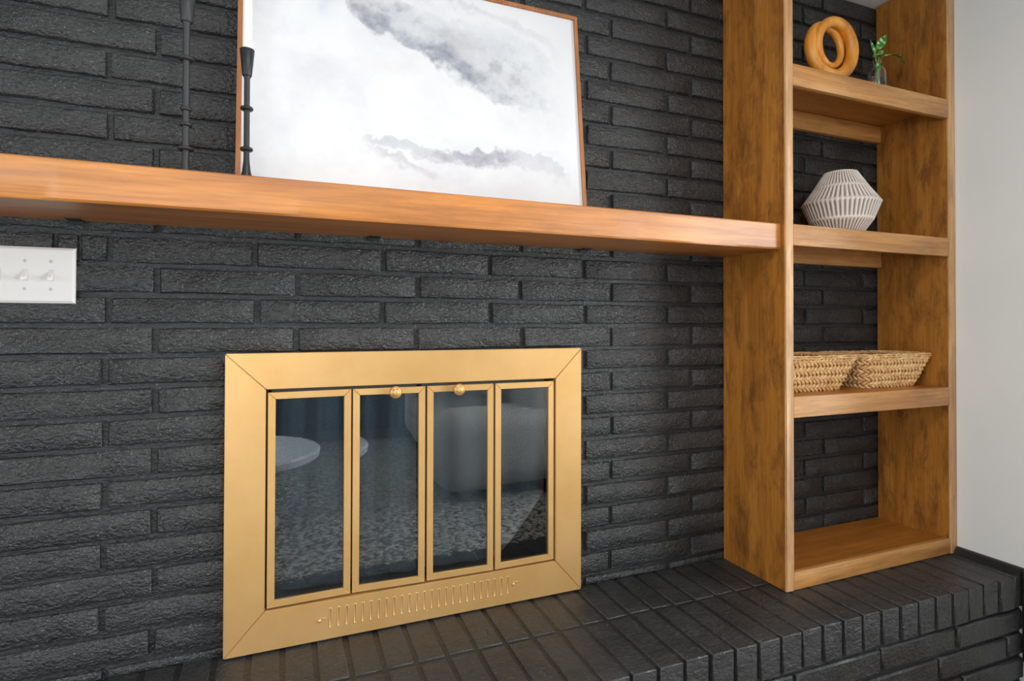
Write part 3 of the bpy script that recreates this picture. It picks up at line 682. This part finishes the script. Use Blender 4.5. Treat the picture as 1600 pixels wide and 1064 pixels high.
def leaf(parent, base, tip, width, sag, nrm):
    base, tip, nrm = Vector(base), Vector(tip), Vector(nrm).normalized(); ax = tip - base; L = ax.length; ax.normalize(); sd = ax.cross(nrm).normalized(); nrm = sd.cross(ax)
    m = MB(); n = 12
    for i in range(n + 1):
        t = i / n; wv = width * (math.sin(PI * t ** .72) ** .9 if 0 < t < 1 else 0.0); c = base + ax * L * t + nrm * (sag * 4 * t * (1 - t))
        for s in (-1, -.5, 0, .5, 1): m.v.append((c + sd * (wv * s) + nrm * (abs(s) * wv * .35))[:])
    for i in range(n):
        for k in range(4): m.f.append((i * 5 + k, i * 5 + k + 1, (i + 1) * 5 + k + 1, (i + 1) * 5 + k))
    nv = len(m.v); m.v += [(x - nrm.x * .0006, y - nrm.y * .0006, z - nrm.z * .0006) for x, y, z in m.v]; m.f += [tuple(q + nv for q in f[::-1]) for f in m.f]
    part('leaf', m, LEAF, parent, True)
for a, b, c, k in tops: part('stem', MB().sweep([q[:] for q in bez(a, b, c)], .0014, 6), STEM, cut, True)
leaf(cut, tops[0][2], (bx + .055, by + .005, b0 + .215), .013, .004, (-.4, -.9, .2))
leaf(cut, tops[1][2], (bx + .128, by - .01, b0 + .118), .012, .016, (-.1, -.45, .9))
leaf(cut, tops[2][2], (bx - .048, by - .012, b0 + .170), .018, -.004, (.3, -1, .1))
leaf(cut, tops[3][2], (bx - .068, by - .034, b0 + .098), .011, .006, (-.1, -.6, .8))
leaf(cut, (bx - .003, by - .004, b0 + .128), (bx + .016, by - .012, b0 + .146), .007, .002, (-.3, -.9, .3))
leaf(cut, tops[4][2], (bx - .018, by - .016, b0 + .100), .009, .002, (-.3, -1, .0))

# ------------------------------------------------------------------ ribbed vase
vx, vy, vz = 1.903, -.1355, 1.0955
bands = [(.000, .062, .052, .0985), (.052, .0985, .1115, .1215), (.1115, .1215, .166, .0845), (.166, .0845, .219, .052)]
NR, K = 50, 6; NA = NR * K; vm = MB(); gl = []
def vring(r, z, amp, phase, slant):
    for k in range(NA):
        a = 2 * PI * k / NA; q = .5 + .5 * math.cos(NR * a + phase); q = q ** .6
        rr2 = r - amp * (1 - q); vm.v.append((vx + rr2 * math.cos(a), vy + rr2 * math.sin(a), vz + z)); gl.append(q if amp > 0 else 1.0)
rows = 0
for bi, (za, ra, zb_, rb_) in enumerate(bands):
    steps = 7
    for s in range(steps + 1):
        t = s / steps; am = .0050 * (0 if s in (0, steps) else (1 if 1 < s < steps - 1 else .75))
        vring(ra + (rb_ - ra) * t, za + (zb_ - za) * t, am, bi * 1.3 + (.9 if bi % 2 else -.9) * t * 1.6, 0); rows += 1
vring(.047, .2205, 0, 0, 0); vring(.040, .217, 0, 0, 0); vring(.038, .19, 0, 0, 0); rows += 3
for i in range(rows - 1):
    for k in range(NA): k2 = (k + 1) % NA; vm.f.append((i * NA + k, i * NA + k2, (i + 1) * NA + k2, (i + 1) * NA + k))
vm.f.append(tuple(range(NA - 1, -1, -1))); vm.f.append(tuple((rows - 1) * NA + k for k in range(NA)))
vo = solo('ribbed_vase', vm, CERAM, (vx, vy, vz), 'round whitewashed ceramic vase with carved ribs on the middle shelf', 'vase', True, 60)
ca = vo.data.color_attributes.new('glaze', 'FLOAT_COLOR', 'POINT'); hi, lo_ = np.array(srgb(238, 226, 216)[:3]), np.array(srgb(96, 72, 58)[:3])
gq = np.clip(np.array(gl), 0, 1)[:, None] ** 1.0; cb = np.ones((len(gl), 4), dtype=np.float32); cb[:, :3] = lo_ + (hi - lo_) * gq; ca.data.foreach_set('color', cb.ravel())

# ------------------------------------------------------------------ baskets
Z3 = .5764
def rrect(hx, hy, r, n=5):
    p = []
    for cx, cy, a0 in ((hx - r, hy - r, 0), (-hx + r, hy - r, 90), (-hx + r, -hy + r, 180), (hx - r, -hy + r, 270)):
        for i in range(n + 1): a = math.radians(a0 + 90 * i / n); p.append(Vector((cx + r * math.cos(a), cy + r * math.sin(a))))
    return p
def resample(poly, n):
    P = poly + [poly[0]]; d = [0]
    for a, b in zip(P, P[1:]): d.append(d[-1] + (b - a).length)
    L = d[-1]; out = []; j = 0
    for i in range(n):
        s = L * i / n
        while d[j + 1] < s: j += 1
        t = (s - d[j]) / (d[j + 1] - d[j]); p = P[j].lerp(P[j + 1], t); tg = (P[j + 1] - P[j]).normalized(); out.append((p, Vector((tg.y, -tg.x))))
    return out, L
BHX, BHY, THX, THY, BHGT = .118, .062, .170, .092, .108
def dims(t): return BHX + (THX - BHX) * t, BHY + (THY - BHY) * t
def basket(cx, cy, label):
    z0 = Z3 + .0004; t = thing('basket', (cx, cy, z0), label, 'basket', 'woven baskets on the shelf'); rows = 8
    rnd = random.Random(4)
    for r in range(rows):
        tt = (r + .5) / rows; hx, hy = dims(tt); z = z0 + .006 + (BHGT - .006) * r / (rows - 1) * .96; pol, L = resample(rrect(hx, hy, .025), 210); m = MB()
        tw = max(1, round(L / .034)); sgn = 1 if r % 2 else -1
        for st in (0, PI):
            P = []; ra = []
            for i, (p, nn) in enumerate(pol):
                a = sgn * 2 * PI * tw * i / 210 + st; w_ = rnd.uniform(-.0010, .0010)
                P.append((cx + p.x + nn.x * (.0048 * math.cos(a) + w_), cy + p.y + nn.y * (.0048 * math.cos(a) + w_), z + .0062 * math.sin(a) + rnd.uniform(-.0008, .0008))); ra.append(.0050 + rnd.uniform(-.0010, .0008))
            m.sweep(P, ra, 5, True)
        part('weave_row', m, GRASS, t, True)
    m = MB()
    for q, (dz, da) in enumerate(((.000, .003), (.004, -.002), (.007, .002))):
        pol, L = resample(rrect(THX + .002 + da, THY + .002 + da, .027), 120); P = [(cx + p.x + nn.x * rnd.uniform(-.0012, .0012), cy + p.y + nn.y * rnd.uniform(-.0012, .0012), z0 + BHGT + dz + rnd.uniform(-.0014, .0014)) for p, nn in pol]; m.sweep(P, .0032, 6, True)
    part('rim', m, GRASS, t, True)
    a = rrect(BHX - .004, BHY - .004, .02); b = rrect(THX - .005, THY - .005, .022); n = len(a); m = MB()
    m.add([(cx + p.x, cy + p.y, z0) for p in a] + [(cx + p.x, cy + p.y, z0 + BHGT) for p in b] + [(cx + p.x * .96, cy + p.y * .94, z0 + BHGT) for p in b] + [(cx + p.x * .96, cy + p.y * .94, z0 + .006) for p in a],
          [tuple(range(n - 1, -1, -1)), tuple(range(3 * n, 4 * n))] + [(k * n + i, k * n + (i + 1) % n, (k + 1) * n + (i + 1) % n, (k + 1) * n + i) for k in range(3) for i in range(n)])
    part('inner_wall', m, GRASS_IN, t, True, 50)
basket(1.7235, -.113, 'woven seagrass basket half hidden behind the bookcase side, left of the pair')
basket(2.0915, -.118, 'woven seagrass basket nearer the white wall, right of the pair')

# ------------------------------------------------------------------ the room behind the camera, seen mirrored in the glass doors
solo('area_rug', MB().bbox(-1.6, 1.9, -4.3, -1.05, FLOOR, FLOOR + .025, .01, 2), RUG, (0, -2.7, FLOOR), 'shaggy beige area rug mirrored in the fireplace glass', 'rug')
tb = thing('coffee_table', (0.02, -2.1, FLOOR + .0255), 'round white coffee table mirrored in the fireplace glass', 'table'); tz = .06; f0 = FLOOR + .0255
part('table_top', MB().lathe([(.001, tz - .06), (.42, tz - .06), (.44, tz - .045), (.445, tz - .012), (.435, tz), (.001, tz)], .02, -2.1, 64, False), TABLEM, tb, True, 40)
part('pedestal', MB().lathe([(.22, f0), (.22, f0 + .02), (.11, f0 + .05), (.09, f0 + .2), (.12, tz - .061)], .02, -2.1, 40), TABLEM, tb, True, 40)
sf = thing('sofa', (1.45, -3.0, FLOOR + .0255), 'oatmeal fabric sofa mirrored in the fireplace glass', 'sofa')
part('seat_base', MB().bbox(.98, 2.0, -3.95, -2.30, f0 + .06, f0 + .30, .05, 4), BOUCLE, sf, True)
part('arm', MB().bbox(.94, 2.1, -2.36, -2.00, f0 + .05, f0 + .60, .16, 8), BOUCLE, sf, True)
part('arm', MB().bbox(.94, 2.1, -4.27, -3.91, f0 + .05, f0 + .60, .16, 8), BOUCLE, sf, True)
part('backrest', MB().bbox(1.75, 2.2, -4.2, -2.06, f0 + .08, f0 + .82, .12, 6), BOUCLE, sf, True)
for y in (-2.73, -3.53): part('seat_cushion', MB().bbox(.96, 1.78, y - .37, y + .37, f0 + .29, f0 + .47, .07, 5), BOUCLE, sf, True)
for x in (1.15, 1.9):
    for y in (-2.1, -4.1): part('leg', MB().lathe([(.02, f0), (.028, f0 + .07)], x, y, 16), W_FRAME, sf, True, 40)
solo('throw_pillow', MB().sphere((1.62, -2.48, f0 + .70), .23, 24, 16, (.45, .95, .95)), PILLOWM, (1.62, -2.48, f0 + .48), 'light grey cushion on the sofa mirrored in the glass', 'cushion', True)
for xa, xb, lab in ((.35, 1.9, 'wide navy drape behind the sofa mirrored in the glass'), (-2.95, -2.5, 'navy drape left of the far window behind the camera')):
    m = MB(); n = 160; top, bot_ = 1.9, FLOOR + .01
    for z in (bot_, top):
        for i in range(n + 1): q = i / n; m.v.append((xa + (xb - xa) * q, YF_W + .09 + .03 * math.sin(q * 2 * PI * max(4, round((xb - xa) * 11))), z))
    for z in (bot_, top):
        for i in range(n + 1): q = i / n; m.v.append((xa + (xb - xa) * q, YF_W + .084 + .03 * math.sin(q * 2 * PI * max(4, round((xb - xa) * 11))), z))
    for i in range(n):
        m.f += [(i, i + 1, n + 2 + i, n + 1 + i), (2 * (n + 1) + i, 3 * (n + 1) + i, 3 * (n + 1) + i + 1, 2 * (n + 1) + i + 1)]
    solo('window_drape', m, DRAPE, ((xa + xb) / 2, YF_W + .09, bot_), lab, 'curtain', True, group='navy drapes at the front window')

cl_ = thing('added_top_light', (.5, -1.35, CEIL - .05), 'added unseen round white light overhead, shading the bricks from above', 'added light')  # unseen fixture, added so the brick courses are lit from above
part('housing', MB().lathe([(.17, CEIL - .0005), (.17, CEIL - .022), (.155, CEIL - .024)], .5, -1.35, 40, False), TRIMW, cl_, True, 40)
LAMPM = NT('added_light_diffuser'); LAMPM.bsdf(**{'Emission Color': (1, .95, .88, 1), 'Emission Strength': 4.0})
part('diffuser', MB().lathe([(.155, CEIL - .024), (.12, CEIL - .040), (.001, CEIL - .048)], .5, -1.35, 40, False), LAMPM.m, cl_, True)  # glowing disc of the added overhead light
area('added_top_lamp', (.5, -1.35, CEIL - .052), (0, 0, 0), .3, .3, 16, (1, .95, .88))  # added lamp, gives the bricks shadows along their lower edges
